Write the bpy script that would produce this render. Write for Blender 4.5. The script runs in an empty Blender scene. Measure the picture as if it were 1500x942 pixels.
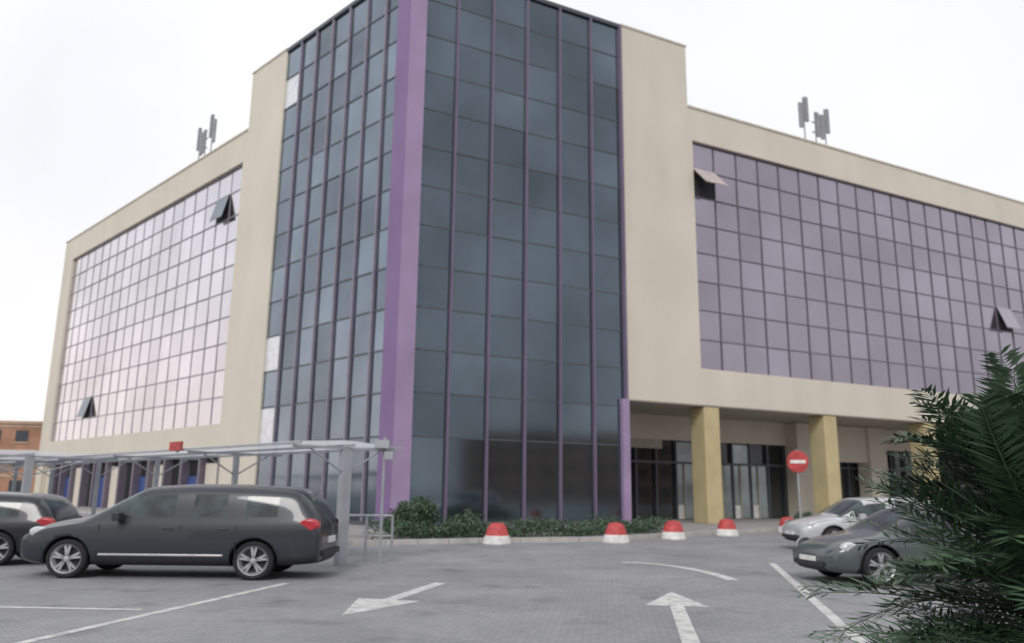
import bpy, math, random
from mathutils import Vector, Matrix
random.seed(7)
D = bpy.data
scene = bpy.context.scene
COL = scene.collection

# ------------------------------------------------------------------ materials
def mat(name, col, rough=0.6, metal=0.0, nscale=3.0, namt=0.12, bump=0.0, bscale=30.0, spec=0.5, coat=0.0, detail=6.0):
    m = D.materials.new(name); m.use_nodes = True
    nt = m.node_tree; b = nt.nodes['Principled BSDF']
    b.inputs['Roughness'].default_value = rough
    b.inputs['Metallic'].default_value = metal
    b.inputs['Specular IOR Level'].default_value = spec
    b.inputs['Coat Weight'].default_value = coat
    tc = nt.nodes.new('ShaderNodeTexCoord')
    n = nt.nodes.new('ShaderNodeTexNoise'); n.inputs['Scale'].default_value = nscale; n.inputs['Detail'].default_value = detail
    nt.links.new(tc.outputs['Object'], n.inputs['Vector'])
    r = nt.nodes.new('ShaderNodeMapRange')
    r.inputs['From Min'].default_value = 0.3; r.inputs['From Max'].default_value = 0.7
    r.inputs['To Min'].default_value = 1 - namt; r.inputs['To Max'].default_value = 1 + namt
    nt.links.new(n.outputs['Fac'], r.inputs['Value'])
    mx = nt.nodes.new('ShaderNodeVectorMath'); mx.operation = 'SCALE'
    mx.inputs[0].default_value = col[:3]
    nt.links.new(r.outputs['Result'], mx.inputs['Scale'])
    nt.links.new(mx.outputs['Vector'], b.inputs['Base Color'])
    if bump > 0:
        n2 = nt.nodes.new('ShaderNodeTexNoise'); n2.inputs['Scale'].default_value = bscale
        nt.links.new(tc.outputs['Object'], n2.inputs['Vector'])
        bp = nt.nodes.new('ShaderNodeBump'); bp.inputs['Strength'].default_value = bump; bp.inputs['Distance'].default_value = 0.02
        nt.links.new(n2.outputs['Fac'], bp.inputs['Height'])
        nt.links.new(bp.outputs['Normal'], b.inputs['Normal'])
    return m

M = {}
def wall_mat():
    m = mat('cream_render', (0.65, 0.605, 0.515), 0.85, nscale=0.25, namt=0.045, bump=0.12, bscale=8)
    nt = m.node_tree; b = nt.nodes['Principled BSDF']
    link = [l for l in nt.links if l.to_socket == b.inputs['Base Color']][0]
    src = link.from_socket
    tc = nt.nodes.new('ShaderNodeTexCoord'); mp = nt.nodes.new('ShaderNodeMapping')
    mp.inputs['Scale'].default_value = (1.0, 1.0, 0.2)
    n = nt.nodes.new('ShaderNodeTexNoise'); n.inputs['Scale'].default_value = .7; n.inputs['Detail'].default_value = 8
    nt.links.new(tc.outputs['Object'], mp.inputs['Vector']); nt.links.new(mp.outputs['Vector'], n.inputs['Vector'])
    r = nt.nodes.new('ShaderNodeMapRange'); r.inputs['From Min'].default_value = .4; r.inputs['From Max'].default_value = .75
    r.inputs['To Min'].default_value = 1.01; r.inputs['To Max'].default_value = .94
    nt.links.new(n.outputs['Fac'], r.inputs['Value'])
    s = nt.nodes.new('ShaderNodeVectorMath'); s.operation = 'SCALE'
    nt.links.new(src, s.inputs[0]); nt.links.new(r.outputs['Result'], s.inputs['Scale'])
    nt.links.new(s.outputs['Vector'], b.inputs['Base Color'])
    return m
M['cream'] = wall_mat()
M['yellow'] = mat('yellow_column_render', (0.52, 0.44, 0.25), 0.8, nscale=1.0, namt=0.1)
M['purple_d'] = mat('column_purple', (0.20, 0.125, 0.27), 0.5, nscale=0.6, namt=0.1)
M['purple_l'] = mat('column_lilac', (0.33, 0.24, 0.39), 0.5, nscale=0.6, namt=0.1)
M['fin'] = mat('fin_paint', (0.16, 0.125, 0.195), 0.5, nscale=0.6, namt=0.1)
M['frame'] = mat('frame_dark', (0.075, 0.085, 0.10), 0.4)
M['frame_l'] = mat('frame_mauve', (0.15, 0.13, 0.17), 0.4)
M['mull_l'] = mat('mullion_mauve', (0.24, 0.21, 0.27), 0.4)
def variants(name, col, rough, metal, ns=0.15, na=0.12, ks=(0.88, 1.0, 1.10, 0.95)):
    out = []
    for i, k in enumerate(ks):
        out.append(mat('%s_%d' % (name, i), tuple(c * k for c in col), rough, metal, nscale=ns, namt=na, bump=0.03, bscale=0.6, detail=3))
    return out
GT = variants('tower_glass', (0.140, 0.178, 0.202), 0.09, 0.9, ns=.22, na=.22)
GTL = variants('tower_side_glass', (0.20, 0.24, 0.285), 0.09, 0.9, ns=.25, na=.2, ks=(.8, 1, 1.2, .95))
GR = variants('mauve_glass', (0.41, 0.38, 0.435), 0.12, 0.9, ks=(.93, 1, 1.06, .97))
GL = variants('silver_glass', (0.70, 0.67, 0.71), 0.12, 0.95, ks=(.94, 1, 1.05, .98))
M['white_pane'] = mat('white_pane', (0.72, 0.74, 0.78), 0.3, 0.3)
M['dark_in'] = mat('dark_interior', (0.03, 0.03, 0.035), 0.8)
M['shop_glass'] = mat('shop_glass', (0.07, 0.075, 0.08), 0.05, 0.6, nscale=0.3, namt=0.4)
M['shop_glass_l'] = mat('shop_glass_lit_tint', (0.30, 0.345, 0.34), 0.15, 0.4, nscale=0.6, namt=0.4)  # lit lobby behind the doors is painted into this paler glass colour
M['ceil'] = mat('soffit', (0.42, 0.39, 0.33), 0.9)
M['blue'] = mat('blue_panel', (0.04, 0.08, 0.25), 0.5)
M['steel'] = mat('galvanised_steel', (0.36, 0.38, 0.41), 0.5, 0.3, nscale=2)
def sheet_mat():
    m = D.materials.new('canopy_sheet'); m.use_nodes = True; nt = m.node_tree
    b = nt.nodes['Principled BSDF']; b.inputs['Base Color'].default_value = (.66, .69, .70, 1); b.inputs['Roughness'].default_value = .4
    tl = nt.nodes.new('ShaderNodeBsdfTranslucent'); tl.inputs['Color'].default_value = (.74, .77, .79, 1)
    mx = nt.nodes.new('ShaderNodeMixShader'); mx.inputs[0].default_value = .65
    tp = nt.nodes.new('ShaderNodeBsdfTransparent'); tp.inputs[0].default_value = (.85, .88, .9, 1)
    m2 = nt.nodes.new('ShaderNodeMixShader'); m2.inputs[0].default_value = .25
    n = nt.nodes.new('ShaderNodeTexNoise'); n.inputs['Scale'].default_value = 1.5
    r = nt.nodes.new('ShaderNodeMapRange'); r.inputs['To Min'].default_value = .1; r.inputs['To Max'].default_value = .4
    nt.links.new(n.outputs['Fac'], r.inputs['Value']); nt.links.new(r.outputs['Result'], m2.inputs[0])
    out = nt.nodes['Material Output']
    nt.links.new(b.outputs[0], mx.inputs[1]); nt.links.new(tl.outputs[0], mx.inputs[2])
    nt.links.new(mx.outputs[0], m2.inputs[1]); nt.links.new(tp.outputs[0], m2.inputs[2]); nt.links.new(m2.outputs[0], out.inputs[0])
    return m
M['sheet'] = sheet_mat()
M['red'] = mat('red_paint', (0.46, 0.06, 0.06), 0.6, nscale=6, namt=0.3)
M['white'] = mat('white_paint', (0.70, 0.70, 0.68), 0.6, nscale=6, namt=0.18)
M['kerb'] = mat('kerb_concrete', (0.45, 0.44, 0.42), 0.9, nscale=2, namt=0.15, bump=0.2)
M['pave'] = mat('pavement_slabs', (0.30, 0.29, 0.28), 0.9, nscale=1, namt=0.15, bump=0.2)
M['antenna'] = mat('antenna_grey', (0.28, 0.29, 0.31), 0.6)
M['brick'] = mat('brown_brick', (0.36, 0.20, 0.13), 0.9, nscale=0.6, namt=0.2)
M['brick_l'] = mat('tan_render', (0.45, 0.32, 0.24), 0.9, nscale=0.6, namt=0.2)
M['winbk'] = mat('window_dark', (0.05, 0.06, 0.07), 0.2)
M['tyre'] = mat('tyre_rubber', (0.018, 0.018, 0.02), 0.85)
M['alloy'] = mat('alloy_wheel', (0.55, 0.56, 0.58), 0.35, 0.7)
M['plastic'] = mat('black_plastic', (0.025, 0.025, 0.028), 0.6)
M['carglass'] = mat('car_glass', (0.045, 0.06, 0.065), 0.08, 0.0, spec=0.6, nscale=2.5, namt=0.6)
M['chrome'] = mat('chrome_trim', (0.6, 0.6, 0.62), 0.3, 0.8)
M['taillight'] = mat('tail_light', (0.42, 0.03, 0.04), 0.2, coat=0.6)
M['headlight'] = mat('head_light', (0.65, 0.67, 0.7), 0.1, 0.3)
M['bark'] = mat('bark', (0.10, 0.07, 0.045), 0.95, nscale=8, namt=0.4, bump=0.6)
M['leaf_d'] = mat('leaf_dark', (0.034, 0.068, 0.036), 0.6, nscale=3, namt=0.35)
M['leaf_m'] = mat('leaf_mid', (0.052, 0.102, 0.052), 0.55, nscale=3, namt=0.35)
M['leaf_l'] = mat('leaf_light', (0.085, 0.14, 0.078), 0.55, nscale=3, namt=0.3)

def marking_mat():
    m = mat('worn_marking', (0.60, 0.60, 0.58), 0.8, nscale=2, namt=0.1)
    nt = m.node_tree; b = nt.nodes['Principled BSDF']
    link = [l for l in nt.links if l.to_socket == b.inputs['Base Color']][0]; src = link.from_socket
    tc = nt.nodes.new('ShaderNodeTexCoord'); n = nt.nodes.new('ShaderNodeTexNoise')
    n.inputs['Scale'].default_value = 5; n.inputs['Detail'].default_value = 8; n.inputs['Roughness'].default_value = .7
    nt.links.new(tc.outputs['Object'], n.inputs['Vector'])
    r = nt.nodes.new('ShaderNodeMapRange'); r.inputs['From Min'].default_value = .45; r.inputs['From Max'].default_value = .68
    nt.links.new(n.outputs['Fac'], r.inputs['Value'])
    mx = nt.nodes.new('ShaderNodeMix'); mx.data_type = 'RGBA'
    nt.links.new(r.outputs['Result'], mx.inputs[0]); nt.links.new(src, mx.inputs[6]); mx.inputs[7].default_value = (0.31, 0.31, 0.32, 1)
    nt.links.new(mx.outputs[2], b.inputs['Base Color'])
    return m
M['mark'] = marking_mat()

def ground_mat():
    m = D.materials.new('block_paving'); m.use_nodes = True
    nt = m.node_tree; b = nt.nodes['Principled BSDF']; b.inputs['Roughness'].default_value = 0.9
    b.inputs['Specular IOR Level'].default_value = .3
    tc = nt.nodes.new('ShaderNodeTexCoord')
    mp = nt.nodes.new('ShaderNodeMapping'); mp.inputs['Rotation'].default_value = (0, 0, math.radians(-38))
    nt.links.new(tc.outputs['Object'], mp.inputs['Vector'])
    br = nt.nodes.new('ShaderNodeTexBrick'); br.inputs['Scale'].default_value = 4.0
    br.inputs['Color1'].default_value = (0.305, 0.308, 0.320, 1); br.inputs['Color2'].default_value = (0.258, 0.264, 0.277, 1)
    br.inputs['Mortar'].default_value = (0.20, 0.20, 0.205, 1); br.inputs['Mortar Size'].default_value = 0.02
    nt.links.new(mp.outputs['Vector'], br.inputs['Vector'])
    n = nt.nodes.new('ShaderNodeTexNoise'); n.inputs['Scale'].default_value = 0.35; n.inputs['Detail'].default_value = 9; n.inputs['Roughness'].default_value = .65
    nt.links.new(tc.outputs['Object'], n.inputs['Vector'])
    r = nt.nodes.new('ShaderNodeMapRange'); r.inputs['From Min'].default_value = .3; r.inputs['From Max'].default_value = .7
    r.inputs['To Min'].default_value = .78; r.inputs['To Max'].default_value = 1.18
    nt.links.new(n.outputs['Fac'], r.inputs['Value'])
    n3 = nt.nodes.new('ShaderNodeTexNoise'); n3.inputs['Scale'].default_value = 1.1; n3.inputs['Detail'].default_value = 3
    nt.links.new(tc.outputs['Object'], n3.inputs['Vector'])
    r3 = nt.nodes.new('ShaderNodeMapRange'); r3.inputs['From Min'].default_value = .58; r3.inputs['From Max'].default_value = .75
    r3.inputs['To Min'].default_value = 1; r3.inputs['To Max'].default_value = .66
    nt.links.new(n3.outputs['Fac'], r3.inputs['Value'])
    mu = nt.nodes.new('ShaderNodeMath'); mu.operation = 'MULTIPLY'
    nt.links.new(r.outputs['Result'], mu.inputs[0]); nt.links.new(r3.outputs['Result'], mu.inputs[1])
    s = nt.nodes.new('ShaderNodeVectorMath'); s.operation = 'SCALE'
    nt.links.new(br.outputs['Color'], s.inputs[0]); nt.links.new(mu.outputs[0], s.inputs['Scale'])
    nt.links.new(s.outputs['Vector'], b.inputs['Base Color'])
    bp = nt.nodes.new('ShaderNodeBump'); bp.inputs['Strength'].default_value = .3; bp.inputs['Distance'].default_value = .01
    nt.links.new(br.outputs['Fac'], bp.inputs['Height']); bp.invert = True
    nt.links.new(bp.outputs['Normal'], b.inputs['Normal'])
    return m
M['ground'] = ground_mat()

# ------------------------------------------------------------------ mesh helpers
class Frame:
    def __init__(s, o, a, n):
        s.o = Vector((o[0], o[1], 0)); s.a = Vector((a[0], a[1], 0)).normalized(); s.n = Vector((n[0], n[1], 0)).normalized()
    def p(s, u, d, z):
        v = s.o + s.a * u + s.n * d; return (v.x, v.y, z)
F0 = Frame((0, 0), (1, 0), (0, 1))
class MB:
    def __init__(s): s.v = []; s.f = []; s.m = []
    def poly(s, pts, mi=0):
        b = len(s.v); s.v += [tuple(p) for p in pts]; s.f.append(tuple(range(b, b + len(pts)))); s.m.append(mi)
    def box(s, F, u0, u1, d0, d1, z0, z1, mi=0):
        b = len(s.v)
        for z in (z0, z1):
            for (u, d) in ((u0, d0), (u1, d0), (u1, d1), (u0, d1)):
                s.v.append(F.p(u, d, z))
        for f in ((0, 3, 2, 1), (4, 5, 6, 7), (0, 1, 5, 4), (1, 2, 6, 5), (2, 3, 7, 6), (3, 0, 4, 7)):
            s.f.append(tuple(b + i for i in f)); s.m.append(mi)
    def prism(s, pts, z0, z1, mi=0, mtop=None):
        n = len(pts); b = len(s.v)
        for z in (z0, z1):
            for p in pts: s.v.append((p[0], p[1], z))
        s.f.append(tuple(b + i for i in reversed(range(n)))); s.m.append(mi)
        s.f.append(tuple(b + n + i for i in range(n))); s.m.append(mi if mtop is None else mtop)
        for i in range(n):
            j = (i + 1) % n
            s.f.append((b + i, b + j, b + n + j, b + n + i)); s.m.append(mi)
    def tube(s, p0, p1, r0, r1=None, n=10, mi=0):
        r1 = r0 if r1 is None else r1
        p0 = Vector(p0); p1 = Vector(p1); ax = (p1 - p0).normalized()
        t = Vector((0, 0, 1)) if abs(ax.z) < .9 else Vector((1, 0, 0))
        e1 = ax.cross(t).normalized(); e2 = ax.cross(e1); b = len(s.v)
        for (p, r) in ((p0, r0), (p1, r1)):
            for i in range(n):
                a = 2 * math.pi * i / n; s.v.append(tuple(p + e1 * math.cos(a) * r + e2 * math.sin(a) * r))
        for i in range(n):
            j = (i + 1) % n; s.f.append((b + i, b + j, b + n + j, b + n + i)); s.m.append(mi)
        s.f.append(tuple(b + i for i in reversed(range(n)))); s.m.append(mi)
        s.f.append(tuple(b + n + i for i in range(n))); s.m.append(mi)
    def lathe(s, c, axis, prof, n=32, sx=1.0, mi=0, mis=None):
        b = len(s.v); k = len(prof)
        for i in range(n):
            a = 2 * math.pi * i / n
            for (r, o) in prof:
                if axis == 'y': s.v.append((c[0] + math.cos(a) * r * sx, c[1] + o, c[2] + math.sin(a) * r))
                else: s.v.append((c[0] + math.cos(a) * r, c[1] + math.sin(a) * r, c[2] + o))
        for i in range(n):
            j = (i + 1) % n
            for q in range(k - 1):
                s.f.append((b + i * k + q, b + j * k + q, b + j * k + q + 1, b + i * k + q + 1)); s.m.append(mis[q] if mis else mi)
    def obj(s, name, mats, parent=None, smooth=False, recalc=False):
        me = D.meshes.new(name); me.from_pydata(s.v, [], s.f)
        for m in mats: me.materials.append(m)
        me.polygons.foreach_set('material_index', s.m)
        if smooth: me.polygons.foreach_set('use_smooth', [True] * len(s.f))
        me.update()
        if recalc:
            import bmesh
            bm = bmesh.new(); bm.from_mesh(me); bmesh.ops.recalc_face_normals(bm, faces=bm.faces); bm.to_mesh(me); bm.free()
        o = D.objects.new(name, me); COL.objects.link(o)
        if parent: o.parent = parent
        return o
def empty(name, loc=(0, 0, 0), rot=0):
    e = D.objects.new(name, None); COL.objects.link(e); e.location = loc; e.rotation_euler = (0, 0, rot); e.empty_display_size = .3; return e
def bevel(o, w=.02, seg=2):
    md = o.modifiers.new('bev', 'BEVEL'); md.width = w; md.segments = seg; md.limit_method = 'ANGLE'; return o

# ------------------------------------------------------------------ ground
g = MB(); g.poly([(-700, -500, 0), (700, -500, 0), (700, 900, 0), (-700, 900, 0)])
g.obj('ground', [M['ground']])

# ------------------------------------------------------------------ office building
C = (-4.67, 32.7)
FR = Frame(C, (0.8879, 0.4600), (0.4600, -0.8879))
FL = Frame(C, (-0.7124, 0.7018), (-0.7018, -0.7124))
R0, R1, R2 = 11.5, 15.9, 75.0
L0, L1, L2 = 11.46, 15.42, 47.9
ZT, ZP, ZW = 25.8, 22.2, 20.3
SOF, ZB = 5.94, 7.8
B = empty('office_building')
w = MB()
w.box(FR, R0, R1, -3, 0, SOF, ZT)
w.box(FR, R1, R2, -.9, 0.0, ZW, ZP)
w.box(FR, R1, R2, -.9, 0.0, SOF, ZB)
w.box(FR, R1, R1 + .25, -.9, -.003, ZB, ZW)
w.box(FR, R2 - 2, R2, -.9, -.003, ZB, ZW)
w.box(FR, R1 + .01, R2 - .02, -16, -.88, SOF + .02, ZP - .5)
w.box(FR, R1, R2 - .01, -16.3, -16.0, SOF, ZP)
w.box(FR, R2 - .3, R2 - .004, -16, -.9, SOF, ZP)
w.box(FL, L0, L1, -3, 0, 0, ZT)
w.box(FL, L1, L2, -.9, 0, ZW, ZP)
w.box(FL, L1, L2, -.9, 0, 3.5, 5.0)
w.box(FL, L1, L1 + .35, -.9, -.003, 5.0, ZW)
w.box(FL, 45.6, L2, -.9, -.003, 5.0, ZW)
w.box(FL, 46.5, L2, -.9, -.003, 0, 3.5)
w.box(FL, L1 + .01, L2 - .02, -16, -.88, .02, ZP - .5)
w.box(FL, L2 - .3, L2 - .004, -16, -.9, 0.0, ZP)
o = w.obj('walls', [M['cream']], B)
def xy(F, u, d):
    p = F.p(u, d, 0); return (p[0], p[1])
k = .5 / 1.3097
Ci = (C[0] + .2418 * k, C[1] + 1.6 * k)
t = MB()
t.prism([Ci, xy(FR, R0 - .05, -.5), xy(FR, R0 - .05, -9), xy(FL, L0 + .2, -9), xy(FL, L0 + .2, -.5)], 0, ZT - .4)
t.obj('tower_core', [M['dark_in']], B)
t = MB()
t.prism([xy(FR, R0 - .1, -2.9), xy(FR, R1 - .1, -2.9), xy(FR, R1 - .1, -9), xy(FL, L1 - .1, -9), xy(FL, L1 - .1, -2.9), xy(FL, L0 + .1, -2.9)], SOF + .1, ZT - .3)
t.obj('tower_back', [M['cream']], B)

def glazing(F, us, zs, d, mats, name, tilt=.008, special=None, skip=()):
    mb = MB(); ex = len(mats)
    for i in range(len(us) - 1):
        for j in range(len(zs) - 1):
            if (i, j) in skip: mi = ex + 1
            elif special and (i, j) in special: mi = ex
            else: mi = random.choice(range(len(mats)))
            o = [d + random.uniform(-tilt, tilt) for _ in range(3)]; o.append(o[0] + o[2] - o[1])
            mb.poly([F.p(us[i], o[0], zs[j]), F.p(us[i + 1], o[1], zs[j]), F.p(us[i + 1], o[2], zs[j + 1]), F.p(us[i], o[3], zs[j + 1])], mi)
    return mb.obj(name, mats + [M['white_pane'], M['dark_in']], B)
def lin(a, b, n): return [a + (b - a) * i / n for i in range(n + 1)]
usR = [.45] + [R0 - 1.85 * k for k in (5, 4, 3, 2, 1)] + [R0]
zsT = [0.25] + lin(3.75, ZT, 12)
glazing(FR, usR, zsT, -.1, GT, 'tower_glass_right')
fr = MB()
for z in zsT[1:-1]: fr.box(FR, .45, R0, -.12, -.08, z - .03, z + .03, 0)
fr.box(FR, .45, R0, -.12, 0.0, 0, .27, 0)
fr.box(FR, .45, R0, -.12, 0.03, ZT - .15, ZT + .05, 0)
for u in usR[1:-1]: fr.box(FR, u - .05, u + .05, -.1, .07, .27, ZT - .15, 1)
fr.box(FR, R0 - .12, R0 + .02, -.1, .10, SOF, ZT, 1)
fr.box(FR, R0 - .34, R0 + .06, -.4, .123, 0, SOF - .003, 2)
usL = lin(.6, L0, 7)
fr.box(FL, .6, L0, -.12, 0.0, 0, .27, 0)
for z in zsT[1:-1]: fr.box(FL, .6, L0, -.12, -.07, z - .04, z + .04, 0)
for u in usL[1:-1]: fr.box(FL, u - .05, u + .05, -.1, .02, .27, ZT - .1, 3)
fr.box(FL, .6, L0, -.12, 0.03, ZT - .15, ZT + .05, 0)
fr.obj('tower_frames', [M['frame'], M['fin'], M['purple_l'], M['mull_l']], B)
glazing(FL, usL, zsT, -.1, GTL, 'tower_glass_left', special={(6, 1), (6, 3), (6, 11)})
kk = .32 / 1.3097
pc = (C[0] - .2418 * kk, C[1] - 1.6 * kk)
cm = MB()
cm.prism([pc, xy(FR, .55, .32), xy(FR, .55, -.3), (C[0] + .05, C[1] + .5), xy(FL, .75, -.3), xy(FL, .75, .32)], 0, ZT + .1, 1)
cm.m[2] = 0  # right face takes the lighter, pinker purple
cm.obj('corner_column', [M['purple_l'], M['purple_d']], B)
usRW = lin(R1 + .25, R2 - 2, 35); zsRW = lin(ZB, ZW, 8)
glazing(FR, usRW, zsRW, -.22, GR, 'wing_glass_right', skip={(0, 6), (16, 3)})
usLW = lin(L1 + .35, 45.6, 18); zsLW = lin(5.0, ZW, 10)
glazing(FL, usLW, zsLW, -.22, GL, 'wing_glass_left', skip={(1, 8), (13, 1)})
fr = MB()
for z in zsRW: fr.box(FR, R1 + .25, R2 - 2, -.24, -.175, z - .03, z + .03)
for u in usRW: fr.box(FR, u - .03, u + .03, -.24, -.17, ZB, ZW)
for z in zsLW: fr.box(FL, L1 + .35, 45.6, -.24, -.175, z - .03, z + .03, 1)
for u in usLW: fr.box(FL, u - .02, u + .02, -.24, -.19, 5.0, ZW, 1)
fr.obj('wing_frames', [M['frame_l'], mat('frame_grey', (.28, .26, .30), .4)], B)
ow = MB()
def openwin(F, us, zs, i, j, out, mi):
    u0, u1 = us[i] + .04, us[i + 1] - .04; z0, z1 = zs[j], zs[j + 1]
    h = z1 - z0; c = math.cos(out) * h; sd = math.sin(out) * h
    a = [F.p(u0, -.15, z1), F.p(u1, -.15, z1), F.p(u1, -.15 + sd, z1 - c), F.p(u0, -.15 + sd, z1 - c)]
    ow.poly(a, mi); ow.poly([(p[0], p[1], p[2] + .05) for p in reversed(a)], mi)
openwin(FR, usRW, zsRW, 0, 6, .75, 0); openwin(FR, usRW, zsRW, 16, 3, .35, 2)
openwin(FL, usLW, zsLW, 1, 8, .25, 3); openwin(FL, usLW, zsLW, 13, 1, .25, 3)
ow.obj('open_windows', [mat('open_pane', (0.6, .52, .50), .3, .2), M['frame'], GR[1], GTL[0]], B)
cp = MB()
cp.box(FR, R1, R2 + .05, -.95, .06, ZP, ZP + .1); cp.box(FL, L1, L2 + .05, -.95, .06, ZP, ZP + .1)
cp.box(FR, R0 + .03, R1 + .05, -3.05, .05, ZT, ZT + .1); cp.box(FL, L0 + .03, L1 + .05, -3.05, .05, ZT, ZT + .1)
cp.obj('coping', [mat('coping', (.6, .56, .48), .8)], B)
# right ground floor recess
gf = MB()
dB = -5.0
gf.box(FR, R0, R2, dB - .3, dB, 4.5, SOF - .06, 0)
gf.box(FR, R0, R2, dB - .5, dB - .3, .1, 4.55, 1)
u = R0; i = 0
while u < R2:
    gf.box(FR, u - .05, u + .05, dB - .3, dB - .1, .12, 4.5, 2)
    if u < 38 and (i in (5, 6, 7, 8, 9)):
        gf.box(FR, u + .05, u + 1.35, dB - .28, dB - .2, .15, 4.4 if i in (5, 6, 8) else 3.2, 3)
        gf.box(FR, u + .55, u + .62, dB - .2, dB - .12, .15, 3.2, 4)
        gf.box(FR, u + .08, u + .5, dB - .2, dB - .15, .15, .9, 5)
    u += 1.4; i += 1
gf.box(FR, R0, R2, dB - .29, dB - .08, 3.2, 3.32, 2)
gf.box(FR, R0, R0 + 6, dB - .29, dB - .06, 4.0, 4.5, 4)
gf.box(FR, 27, 28.5, dB - .1, dB + .9, .12, 5.85, 0)
gf.box(FR, 28.5, 33.4, dB - .1, dB + .7, 3.6, 5.85, 0)
gf.box(FR, 33.4, 35, dB - .1, dB + .9, .12, 5.85, 0)
gf.box(FR, R0 - .2, R0 - .05, -5.0, -.4, 0.1, SOF, 1)
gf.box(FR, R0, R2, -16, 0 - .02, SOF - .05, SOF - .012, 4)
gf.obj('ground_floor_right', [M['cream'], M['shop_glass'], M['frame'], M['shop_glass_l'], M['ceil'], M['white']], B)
cl = MB()
for i in range(7):
    u = R0 + (2.43 + 3.92 * i) * 2.1737
    cl.box(FR, u - .5, u + .5, -1.15, -.05, .1, SOF - .06)
bevel(cl.obj('columns', [M['yellow']], B), .05)
gl = MB()
u = L1 + .2; i = 0
while u < 46.4:
    gl.box(FL, u, u + .25, -.8, -.1, 0, 3.5, 2)
    gl.box(FL, u + .25, u + 2.4, -.86, -.6, 0, 3.5, 1)
    if i % 3 == 1: gl.box(FL, u + .3, u + 2.3, -.6, -.5, 0.1, 2.2, 3)
    if i % 3 == 0: gl.box(FL, u + .3, u + 2.3, -.6, -.4, 0.1, 2.9, 0)
    u += 2.4; i += 1
gl.obj('ground_floor_left', [M['cream'], M['shop_glass'], M['frame_l'], M['blue']], B)

# roof antennas
def antenna(F, u, d, z, name, hh=0):
    e = empty(name); a = MB()
    for (du, h) in ((0, 5.0), (1.0, 4.2), (1.9, 4.6)):
        h += hh
        p = F.p(u + du, d, z); q = F.p(u + du, d, z + h)
        a.tube(p, q, .05, .04)
        for s in ((-.26, .26) if du != 1.0 else (.2,)):
            a.box(F, u + du + s - .13, u + du + s + .13, d - .08, d + .08, z + h - 1.9 + s, z + h - .2 + s)
        a.box(F, u + du - .3, u + du + .3, d - .03, d + .03, z + h - .8, z + h - .72)
        a.box(F, u + du - .3, u + du + .3, d - .03, d + .03, z + h - 1.5, z + h - 1.42)
    a.tube(F.p(u - .2, d, z + 1.6), F.p(u + 2.1, d, z + 1.6), .035)
    a.tube(F.p(u, d, z + .1), F.p(u + 1.9, d - 1.2, z + 2.6), .025)
    a.obj('masts', [M['antenna']], e)
antenna(FR, 27.7, -2.5, ZP - .6, 'rooftop_antenna', .3)
antenna(FL, 25.0, -2.0, ZP - .6, 'rooftop_antenna.001', .6)

# ------------------------------------------------------------------ pavement + kerb
def rp(u, d): return xy(FR, u, d)
kl = [xy(FL, 48, 3), xy(FL, 6, 3.2), rp(-4, 7.9), rp(.4, 8.0), rp(4.3, 8.6), rp(10.9, 6.5), rp(15.5, 5.1), rp(30, 5.0), rp(75, 5.0)]
pv = MB()
pv.prism(kl + [rp(75, -9), rp(16, -9), xy(FL, 16, -9), xy(FL, 48, -9)], -.05, .12)
pv.obj('pavement', [M['pave']])
kb = MB()
for i in range(len(kl) - 1):
    a = Vector(kl[i]); b = Vector(kl[i + 1]); dd = (b - a); L = dd.length; dd.normalize()
    Fk = Frame(a, dd, (dd.y, -dd.x)); x = 0
    while x < L:
        e = min(x + .98, L); kb.box(Fk, x, e, -.0, .16, -.03, .145); x += 1.0
kb.obj('kerb', [M['kerb']])

# ------------------------------------------------------------------ road markings
mk = MB()
def stripe(a, b, wd, z=.004):
    a = Vector(a); b = Vector(b); d = (b - a).normalized(); n = Vector((-d.y, d.x)) * wd / 2
    mk.poly([(*(a - n), z), (*(b - n), z), (*(b + n), z), (*(a + n), z)])
stripe((-5.6, 6.2), (-3.81, 14.3), .14)
stripe((-9.5, 11.35), (-4.85, 11.1), .12)
stripe((2.7, 4.0), (6.16, 19.4), .15)
def arrow(tip, tail, hw, hl, sw, z=.004):
    tip = Vector(tip); tail = Vector(tail); d = (tip - tail).normalized(); n = Vector((-d.y, d.x)); nk = tip - d * hl
    mk.poly([(*tip, z), (*(nk + n * hw), z), (*(nk - n * hw), z)][::1])
    mk.poly([(*(nk - n * sw), z), (*(nk + n * sw), z), (*(tail + n * sw), z), (*(tail - n * sw), z)])
arrow((2.67, 13.7), (1.9, 8.6), .45, 1.7, .10)
arrow((-2.15, 10.8), (-1.2, 14.6), .5, 1.6, .11)
pts = []
for i in range(13):
    t_ = i / 12
    pts.append(Vector((2.6 + 1.6 * math.sin(t_ * math.pi / 2), 19.2 - 3.6 * (1 - math.cos(t_ * math.pi / 2)))))
for i in range(12):
    d = (pts[i + 1] - pts[i]).normalized(); n = Vector((-d.y, d.x)) * .12
    mk.poly([(*(pts[i] - n), .004), (*(pts[i + 1] - n), .004), (*(pts[i + 1] + n), .004), (*(pts[i] + n), .004)])
mk.obj('road_markings', [M['mark']], recalc=True)

# ------------------------------------------------------------------ bollards
for i, (x, y) in enumerate([(-.38, 25.0), (3.4, 26.3), (5.7, 28.6), (8.26, 31.2), (11.7, 34.5), (14.3, 36.4)]):
    b = MB()
    prof = [(.0, 0), (.44, 0), (.43, .05), (.39, .20), (.375, .262), (.35, .30), (.30, .46), (.26, .55), (.18, .62), (0, .645)]
    b.lathe((x, y, 0), 'z', prof, n=28, mis=[1, 1, 1, 1, 0, 0, 0, 0, 0])
    b.obj('concrete_bollard' + ('' if i == 0 else '.%03d' % i), [M['red'], M['white']], smooth=True)

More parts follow.
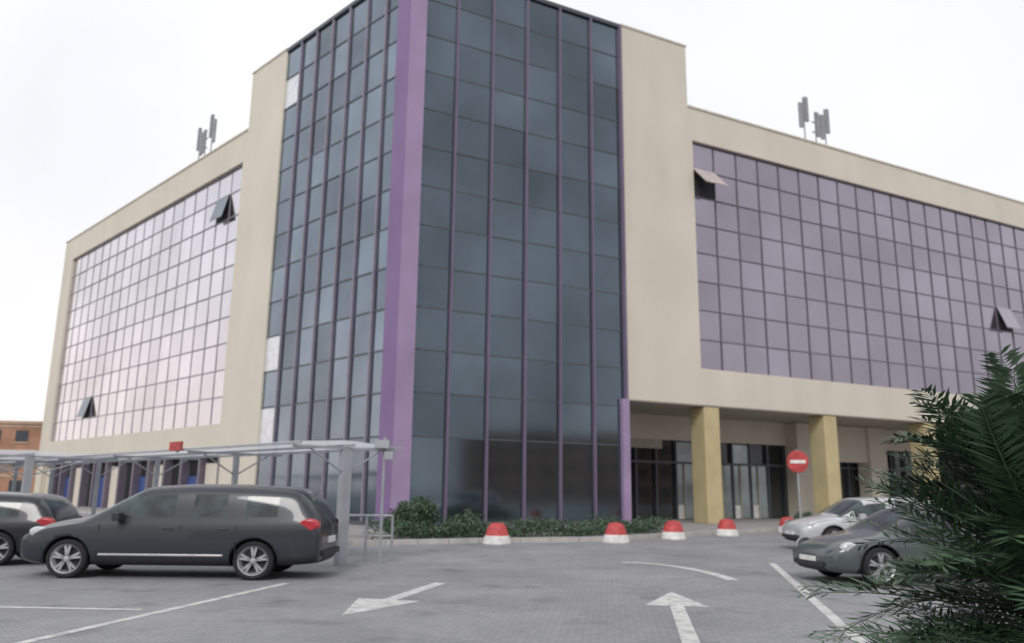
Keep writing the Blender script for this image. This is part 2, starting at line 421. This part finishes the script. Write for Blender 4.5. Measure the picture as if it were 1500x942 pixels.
# ------------------------------------------------------------------ foliage
def leaves(mb, n, fn, size):
    for _ in range(n):
        c, zf = fn(); c = Vector(c)
        d = Vector((random.gauss(0, 1), random.gauss(0, 1), random.gauss(0, 1))).normalized()
        e = d.cross(Vector((random.gauss(0, 1), random.gauss(0, 1), random.gauss(0, 1)))).normalized()
        s = size * random.uniform(.6, 1.4)
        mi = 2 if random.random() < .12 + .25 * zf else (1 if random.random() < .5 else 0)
        mb.poly([c - d * s, c + e * s * .4, c + d * s, c - e * s * .4], mi)
LM = [M['leaf_d'], M['leaf_m'], M['leaf_l']]
hd = MB()
path = [Vector(rp(-3.0, 7.3)), Vector(rp(.4, 7.2)), Vector(rp(4.3, 7.4)), Vector(rp(8.6, 6.0))]
def hedge():
    i = random.randrange(3); t_ = random.random(); p = path[i].lerp(path[i + 1], t_)
    q = (i + t_)
    h = .42 + .12 * math.sin(q * 9) + .1 * math.sin(q * 23) + .08 * math.sin(q * 51)
    z = random.random() ** .7
    return (p.x + random.uniform(-.5, .5), p.y + random.uniform(-.5, .5), .12 + z * h), z
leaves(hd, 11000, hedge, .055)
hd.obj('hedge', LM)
def shrub(name, x, y, r, h, n):
    s = MB()
    for a in range(5):
        an = a * 1.3; s.tube((x, y, .1), (x + math.cos(an) * r * .5, y + math.sin(an) * r * .5, h * .6), .03, .01, 6, 3)
    cl_ = [(random.uniform(-.6, .6) * r, random.uniform(-.6, .6) * r, h * random.uniform(.35, .8), r * random.uniform(.3, .5)) for _ in range(9)]
    def f():
        c = random.choice(cl_); d = Vector((random.gauss(0, 1), random.gauss(0, 1), random.gauss(0, 1))).normalized() * c[3] * random.random() ** .4
        return (x + c[0] + d.x, y + c[1] + d.y, max(.1, c[2] + d.z)), max(0, min(1, (c[2] + d.z) / h))
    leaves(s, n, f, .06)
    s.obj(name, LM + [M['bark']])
shrub('shrub', -3.2, 26.4, 1.0, 1.25, 4500)
shrub('shrub.001', -1.6, 27.3, .7, .9, 2200)
shrub('shrub.002', 13.2, 36.6, .6, .8, 1500)

def cycad(name, x, y, H, fr_n):
    e = empty(name, (x, y, 0))
    tr = MB()
    for i in range(8):
        z = H * .62 * i / 7; tr.tube((0.02 * math.sin(i), .02 * math.cos(i), z), (.02 * math.sin(i + 1), .02 * math.cos(i + 1), z + H * .62 / 7 + .01), .16 - .008 * i, .15 - .008 * i, 12)
    tr.obj('trunk', [M['bark']], e)
    f = MB()
    for k_ in range(fr_n):
        q = random.random() ** .85
        z0 = H * (.08 + .56 * q)
        az = random.uniform(0, 2 * math.pi)
        el = math.radians(random.uniform(-5, 30) + 52 * q ** 2.0)
        L = (1.60 - .48 * q) * random.uniform(.72, 1.12)
        droop = random.uniform(.10, .42) * L
        hz = Vector((math.cos(az), math.sin(az), 0)); side0 = Vector((-hz.y, hz.x, 0))
        twist = random.uniform(-1, 1)
        def P(t): return Vector((0, 0, z0)) + hz * (L * t * math.cos(el)) + Vector((0, 0, L * math.sin(el) * t - droop * t * t)) + side0 * (.12 * L * math.sin(t * 2) * twist)
        N = 40
        mi0 = 0 if q < .45 else 1
        for i in range(N):
            t0 = .08 + .92 * i / N; p = P(t0); T = (P(t0 + .02) - p).normalized()
            up = T.cross(side0).normalized()
            if up.z < 0: up = -up
            ll = .25 * math.sin(math.pi * min(1, .16 + .78 * t0)) ** .8 + .04
            for sg in (-1, 1):
                dr = (T * random.uniform(.4, .8) + side0 * sg * .9 + up * random.uniform(-.05, .55)).normalized()
                tip = p + dr * ll * random.uniform(.75, 1.15) + Vector((0, 0, -.03))
                mid = p.lerp(tip, .5) + T * .015
                mid2 = p.lerp(tip, .5) - T * .012
                rr = random.random()
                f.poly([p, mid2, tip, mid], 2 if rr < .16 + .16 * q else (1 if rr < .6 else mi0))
        for i in range(8):
            f.tube(P(i / 8), P((i + 1) / 8), .010 * (1 - i / 9), .010 * (1 - (i + 1) / 9), 5, 1)
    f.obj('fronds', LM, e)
cycad('cycad_palm', 3.36, 5.15, 2.66, 240)

# ------------------------------------------------------------------ cars
import bmesh
def car(name, loc, rot, paint, sx=1.0, hs=1.0):
    E = empty(name, loc, rot)
    S = [
        (0.00, .34, .62, .68, .60, .44), (.08, .24, .74, .83, .78, .58), (.38, .20, .86, .96, .87, .68), (.80, .20, .94, 1.04, .89, .74),
        (.98, .20, .96, 1.08, .895, .78), (1.40, .20, .975, 1.37, .90, .77), (1.72, .20, .985, 1.585, .90, .755), (1.82, .20, .985, 1.615, .90, .755),
        (2.32, .20, .99, 1.65, .90, .755), (2.42, .20, .99, 1.655, .90, .755), (3.08, .20, 1.0, 1.655, .90, .755), (3.18, .20, 1.0, 1.65, .90, .755),
        (3.78, .22, 1.02, 1.62, .895, .75), (4.02, .24, 1.03, 1.585, .89, .73), (4.20, .26, 1.03, 1.32, .87, .72), (4.30, .28, .98, 1.10, .85, .72), (4.35, .36, .80, .90, .78, .64)]
    W = []
    xc = 2.175
    bm = MB()
    for (x, zb, bl, tp, wb, wt) in S:
        half = [(wb * .90, zb), (wb * .985, zb + .14), (wb * 1.02, zb + .34 * (bl - zb) + .1), (wb, bl - .07), (wb * .965, bl), (wt + .015, tp - .11), (wt * .80, tp - .01), (0, tp + .012)]
        ring = [(0, zb)] + half
        pts = [(p[0], p[1]) for p in ring] + [(-p[0], p[1]) for p in reversed(half[:-1])]
        W.append(len(bm.v))
        for (yy, zz) in pts: bm.v.append(((x - xc) * sx, yy, zz * hs))
    NP = 16
    glassR = [(.98, 1.40), (1.40, 1.72)]
    for i in range(len(S) - 1):
        x0, x1 = S[i][0], S[i + 1][0]
        for q in range(NP):
            r = (q + 1) % NP
            row = q if q < 8 else 15 - q
            mi = 1
            if row in (0,): mi = 0
            if row == 1: mi = 0 if .1 <= x0 <= 4.2 else 1
            if row == 5 and ((1.40 <= x0 and x1 <= 2.32) or (2.42 <= x0 and x1 <= 3.08) or (3.18 <= x0 and x1 <= 3.79)): mi = 2
            if row in (6, 7) and (x0, x1) in glassR: mi = 2
            if row in (6, 7) and x0 == 4.02: mi = 2
            bm.f.append((W[i] + q, W[i] + r, W[i + 1] + r, W[i + 1] + q)); bm.m.append(mi)
    bm.f.append(tuple(W[0] + i for i in range(NP))); bm.m.append(1)
    bm.f.append(tuple(W[-1] + i for i in reversed(range(NP)))); bm.m.append(1)
    body = bm.obj('body_tmp', [M['plastic'], paint, M['carglass']], None, smooth=True, recalc=True)
    sb = body.modifiers.new('s', 'SUBSURF'); sb.levels = 2; sb.render_levels = 2
    wr = .335; wx = [(.80 - xc) * sx, (3.42 - xc) * sx]; wsx = 1 + (sx - 1) * .35
    cutters = []
    for x in wx:
        for sg in (-1, 1):
            c = MB(); c.lathe((x, sg * .80, wr), 'y', [(0, -.22), (wr + .055, -.22), (wr + .055, .22), (0, .22)], n=36, sx=wsx)
            co = c.obj('cut', [M['plastic']], None, recalc=True); cutters.append(co)
            bmm = bmesh.new(); bmm.from_mesh(co.data); bmesh.ops.remove_doubles(bmm, verts=bmm.verts, dist=1e-5); bmesh.ops.recalc_face_normals(bmm, faces=bmm.faces); bmm.to_mesh(co.data); bmm.free()
            bo = body.modifiers.new('b', 'BOOLEAN'); bo.operation = 'DIFFERENCE'; bo.object = co; bo.solver = 'EXACT'
    bpy.context.view_layer.update()
    dg = bpy.context.evaluated_depsgraph_get()
    me = D.meshes.new_from_object(body.evaluated_get(dg))
    o = D.objects.new('body', me); COL.objects.link(o); o.parent = E
    D.objects.remove(body)
    for c in cutters: D.objects.remove(c)
    wm = MB()
    for x in wx:
        for sg in (-1, 1):
            yc = sg * .78
            pr = [(.0, .02 * sg), (.20, .02 * sg), (.235, .085 * sg), (.25, .10 * sg), (.30, .105 * sg), (.325, .085 * sg), (wr, .05 * sg), (wr, -.08 * sg), (.25, -.10 * sg), (0, -.1 * sg)]
            wm.lathe((x, yc, wr), 'y', pr, n=40, sx=wsx, mis=[0, 1, 1, 0, 0, 0, 0, 0, 0])
            wm.lathe((x, yc, wr), 'y', [(0, .09 * sg), (.045, .085 * sg), (.06, .03 * sg)], n=16, sx=wsx, mis=[1, 1])
            for k_ in range(5):
                a = k_ * 2 * math.pi / 5 + .3
                for da in (-.16, .16):
                    c0 = Vector((math.cos(a), 0, math.sin(a))) * .04; c1 = Vector((math.cos(a + da), 0, math.sin(a + da))) * .225
                    pe = Vector((-math.sin(a), 0, math.cos(a))) * .02
                    def T(v, dy): return (x + v.x * wsx, yc + dy * sg, wr + v.z)
                    wm.poly([T(c0 - pe, .085), T(c1 - pe, .082), T(c1 + pe, .082), T(c0 + pe, .085)], 1)
                    wm.poly([T(c0 - pe, .085), T(c1 - pe, .082), T(c1 - pe, .03), T(c0 - pe, .03)], 1)
                    wm.poly([T(c0 + pe, .085), T(c1 + pe, .082), T(c1 + pe, .03), T(c0 + pe, .03)], 1)
    wm.obj('wheels', [M['tyre'], M['alloy']], E)
    dt = MB()
    X = lambda x: (x - xc) * sx
    for sg in (-1, 1):
        dt.box(F0, X(1.25), X(3.0), sg * .90 - .018, sg * .90 + .018, .40 * hs, .435 * hs, 0)
        for xd in (1.22, 2.37, 3.16):
            dt.box(F0, X(xd) - .006, X(xd) + .006, sg * .893 - .013, sg * .893 + .013, .36 * hs, .93 * hs, 1)
        for xd in (2.2, 2.98):
            dt.box(F0, X(xd) - .10, X(xd) + .08, sg * .90 - .02, sg * .90 + .03, .86 * hs, .885 * hs, 2)
        dt.box(F0, X(1.46), X(1.56), sg * 1.0 - .10, sg * 1.0 + .10, 1.0 * hs, 1.14 * hs, 2)
        dt.box(F0, X(1.48), X(1.53), sg * .9 - .05, sg * .9 + .05, 1.0 * hs, 1.03 * hs, 1)
        dt.lathe((X(4.15), sg * .815, .95 * hs), 'y', [(0, .06 * sg), (.09, .055 * sg), (.125, .0), (.13, -.06 * sg)], n=20, sx=1.7, mi=3)
        dt.lathe((X(.32), sg * .78, .78 * hs), 'y', [(0, .05 * sg), (.07, .045 * sg), (.10, .0), (.10, -.06 * sg)], n=20, sx=1.6, mi=4)
    dt.box(F0, X(4.33), X(4.375), -.26, .26, .62 * hs, .73 * hs, 5)
    dt.box(F0, X(4.30), X(4.385), -.62, .62, .40 * hs, .50 * hs, 1)
    dt.box(F0, X(-.03), X(.05), -.5, .5, .36 * hs, .46 * hs, 1)
    dt.box(F0, X(-.04), X(.0), -.26, .26, .46 * hs, .56 * hs, 5)
    bevel(dt.obj('trim', [M['chrome'], M['plastic'], paint, M['taillight'], M['headlight'], M['white']], E), .008, 2)
    return E
P_dark = mat('car_paint_slate', (0.030, 0.037, 0.046), 0.35, 0.2, coat=0.45, nscale=1, namt=.05)
P_silver = mat('car_paint_silver', (0.56, 0.58, 0.60), 0.3, 0.3, coat=0.8, nscale=1, namt=.05)
P_green = mat('car_paint_greygreen', (0.09, 0.11, 0.115), 0.3, 0.3, coat=0.7, nscale=1, namt=.05)
P_blk = mat('car_paint_black', (0.02, 0.022, 0.03), 0.3, 0.3, coat=0.5)
car('parked_car', (-6.1, 15.5, 0), 0, P_dark, sx=1.26)
car('parked_car.001', (-11.9, 17.3, 0), math.radians(8), P_blk, sx=1.15, hs=.88)
car('parked_car.002', (10.8, 24.6, 0), math.radians(6), P_silver, sx=1.15, hs=.93)
car('parked_car.003', (8.1, 16.0, 0), math.radians(10), P_green, sx=1.15, hs=.84)
car('parked_car.004', (-19.5, 27.5, 0), math.radians(-20), P_silver, sx=1.1, hs=.9)

# ------------------------------------------------------------------ no entry sign
sg = empty('no_entry_sign', (9.6, 27.0, 0))
s = MB(); s.tube((0, 0, 0), (0, 0, 3.05), .035, .035, 10, 2)
s.lathe((0, -.05, 2.65), 'y', [(0, -.012), (.36, -.012), (.37, 0), (.36, .012), (0, .012)], n=32, mi=0)
s.box(F0, -.26, .26, -.072, -.0625, 2.595, 2.705, 1)
s.obj('sign_plate', [M['red'], M['white'], M['steel']], sg)

# ------------------------------------------------------------------ parking canopies
def canopy(name, o, direction, nrm, length, h, depth, step, big=.10):
    E = empty(name); F = Frame(o, direction, nrm); c = MB()
    n = int(length / step)
    for i in range(n + 1):
        u = i * step
        pw = big if i == 0 else .06
        c.box(F, u - pw, u + pw, -pw, pw, 0, h - .02, 0)
        c.box(F, u - .03, u + .03, -depth / 2, depth / 2, h - .07, h - .015, 0)
        c.tube(F.p(u, 0, h - .6), F.p(u, depth * .35, h - .06), .02, .02, 8, 0)
        c.tube(F.p(u, 0, h - .6), F.p(u, -depth * .35, h - .06), .02, .02, 8, 0)
    for d in (-depth / 2, 0, depth / 2):
        c.box(F, -.3, length + .3, d - .025, d + .025, h - .01, h + .04, 0)
    nn = int(length / 1.0)
    for i in range(nn):
        u0 = i * length / nn; u1 = (i + 1) * length / nn - .02
        c.poly([F.p(u0, -depth / 2, h + .055), F.p(u1, -depth / 2, h + .055), F.p(u1, 0, h + .13), F.p(u0, 0, h + .13)], 1)
        c.poly([F.p(u0, 0, h + .13), F.p(u1, 0, h + .13), F.p(u1, depth / 2, h + .055), F.p(u0, depth / 2, h + .055)], 1)
    c.obj('frame_and_sheet', [M['steel'], M['sheet']], E)
    return E, F
_, Fc = canopy('carport_canopy', (-3.57, 17.5), (-.7124, .7018), (-.7018, -.7124), 30, 2.5, 2.6, 5.0, .10)
canopy('carport_canopy.001', (-13.8, 23.2), (-.7124, .7018), (-.7018, -.7124), 30, 2.45, 4.8, 5.0)
rs = empty('red_sign'); s = MB(); s.box(Fc, 5.2, 5.9, 1.35, 1.40, 2.50, 2.72, 0); s.box(Fc, 5.5, 5.58, 1.31, 1.345, 2.45, 2.7, 1)
s.obj('panel', [M['red'], M['steel']], rs)
rl = empty('metal_railing'); s = MB()
for x in (-3.9, -3.3, -2.7):
    s.tube((x, 18.9, 0), (x, 18.9, 1.0), .03, .03, 8)
s.tube((-3.9, 18.9, 1.0), (-2.7, 18.9, 1.0), .03); s.tube((-3.9, 18.9, .55), (-2.7, 18.9, .55), .02)
s.obj('rails', [M['steel']], rl)
lp = empty('security_camera_pole'); s = MB()
s.tube((-2.85, 18.2, 0), (-2.85, 18.2, 2.75), .035, .03, 10)
s.box(F0, -3.05, -2.72, 18.0, 18.22, 2.5, 2.68); s.box(F0, -2.82, -2.62, 18.0, 18.17, 2.25, 2.42)
s.obj('pole', [M['steel']], lp)

# ------------------------------------------------------------------ other buildings
def block(name, o, a, n, L, dep, h, m1, m2, floors):
    E = empty(name); F = Frame(o, a, n); b = MB()
    b.box(F, 0, L, -dep, 0, 0, h, 0)
    b.box(F, -.2, L + .2, -dep - .2, .2, h, h + .35, 1)
    fh = h / floors
    for f in range(floors):
        b.box(F, -.06, L + .06, -dep - .06, .06, f * fh + fh * .86, f * fh + fh * .98, 1)
        u = 1.2
        while u < L - 2:
            b.box(F, u, u + 1.4, -.1, .03, f * fh + fh * .28, f * fh + fh * .74, 2)
            b.box(F, u - .1, u + 1.5, -.1, .12, f * fh + fh * .22, f * fh + fh * .28, 1)
            u += 3.0
    b.obj('volume', [m1, m2, M['winbk']], E)
block('brick_building', (-74, 92), (1, .12), (.12, -1), 30, 12, 8.6, M['brick'], M['brick_l'], 3)
block('apartment_building', (70, 20), (-.5, -.85), (-.85, .5), 34, 12, 8.5, M['brick'], M['brick_l'], 3)
block('apartment_building.001', (50, -18), (-.75, -.66), (-.66, .75), 30, 12, 7.0, M['brick_l'], M['cream'], 2)
block('apartment_building.002', (10, -48), (-1, 0), (0, 1), 40, 12, 9.0, M['brick_l'], M['brick'], 3)
block('apartment_building.003', (-75, -20), (-.1, 1), (1, .1), 50, 12, 7.0, M['brick_l'], M['cream'], 2)

# ------------------------------------------------------------------ sky + sun
AZ, EL = 190, 38
wd = D.worlds.new('World'); scene.world = wd; wd.use_nodes = True
nt = wd.node_tree; bg = nt.nodes['Background']
sky = nt.nodes.new('ShaderNodeTexSky'); sky.sky_type = 'NISHITA'; sky.sun_disc = False
sky.sun_elevation = math.radians(EL); sky.sun_rotation = math.radians(AZ); sky.dust_density = 4
tc = nt.nodes.new('ShaderNodeTexCoord')
dot = nt.nodes.new('ShaderNodeVectorMath'); dot.operation = 'DOT_PRODUCT'; dot.inputs[1].default_value = (-.5, .87, .25)
nt.links.new(tc.outputs['Generated'], dot.inputs[0])
mr = nt.nodes.new('ShaderNodeMapRange'); mr.inputs['From Min'].default_value = -.7; mr.inputs['From Max'].default_value = .3; mr.interpolation_type = 'SMOOTHSTEP'
nt.links.new(dot.outputs['Value'], mr.inputs['Value'])
cn = nt.nodes.new('ShaderNodeTexNoise'); cn.inputs['Scale'].default_value = 2.2; cn.inputs['Detail'].default_value = 6
nt.links.new(tc.outputs['Generated'], cn.inputs['Vector'])
cr = nt.nodes.new('ShaderNodeMapRange'); cr.inputs['From Min'].default_value = .3; cr.inputs['From Max'].default_value = .7; cr.inputs['To Min'].default_value = .90; cr.inputs['To Max'].default_value = 1.06
nt.links.new(cn.outputs['Fac'], cr.inputs['Value'])
mx = nt.nodes.new('ShaderNodeMix'); mx.data_type = 'RGBA'
nt.links.new(mr.outputs['Result'], mx.inputs[0])
mx.inputs[6].default_value = (7.2, 7.0, 7.5, 1)
sep = nt.nodes.new('ShaderNodeSeparateXYZ'); nt.links.new(tc.outputs['Generated'], sep.inputs[0])
zr = nt.nodes.new('ShaderNodeMapRange'); zr.inputs['From Min'].default_value = .0; zr.inputs['From Max'].default_value = .32; zr.interpolation_type = 'SMOOTHSTEP'
nt.links.new(sep.outputs['Z'], zr.inputs['Value'])
mz = nt.nodes.new('ShaderNodeMix'); mz.data_type = 'RGBA'
mz.inputs[6].default_value = (12.4, 11.2, 10.7, 1); mz.inputs[7].default_value = (10.3, 10.4, 10.8, 1)
nt.links.new(zr.outputs['Result'], mz.inputs[0]); nt.links.new(mz.outputs[2], mx.inputs[7])
sc = nt.nodes.new('ShaderNodeVectorMath'); sc.operation = 'SCALE'
nt.links.new(mx.outputs[2], sc.inputs[0]); nt.links.new(cr.outputs['Result'], sc.inputs['Scale'])
m2 = nt.nodes.new('ShaderNodeMix'); m2.data_type = 'RGBA'; m2.inputs[0].default_value = .94
nt.links.new(sky.outputs['Color'], m2.inputs[6]); nt.links.new(sc.outputs['Vector'], m2.inputs[7])
nt.links.new(m2.outputs[2], bg.inputs['Color']); bg.inputs['Strength'].default_value = .1
sl = D.lights.new('sun', 'SUN'); sl.energy = 1.5; sl.angle = math.radians(20); sl.color = (1, .97, .92)
so = D.objects.new('sun', sl); COL.objects.link(so)
Sd = Vector((math.sin(math.radians(AZ)) * math.cos(math.radians(EL)), math.cos(math.radians(AZ)) * math.cos(math.radians(EL)), math.sin(math.radians(EL))))
so.rotation_euler = Sd.to_track_quat('Z', 'Y').to_euler(); so.location = (0, -20, 40)

# ------------------------------------------------------------------ camera
cd = D.cameras.new('camera'); cam = D.objects.new('camera', cd); COL.objects.link(cam)
cd.lens = 27.96; cd.sensor_width = 36; cd.clip_end = 3000
cam.matrix_world = Matrix.Translation((0, 0, 1.6)) @ Matrix.Rotation(math.radians(102.0), 4, 'X') @ Matrix.Rotation(math.radians(.65), 4, 'Z')
cd.dof.use_dof = True; cd.dof.focus_distance = 5.5; cd.dof.aperture_fstop = 1.6
scene.camera = cam
scene.view_settings.view_transform = 'Standard'; scene.view_settings.look = 'None'; scene.view_settings.exposure = 0
print('OBJS', len(D.objects))
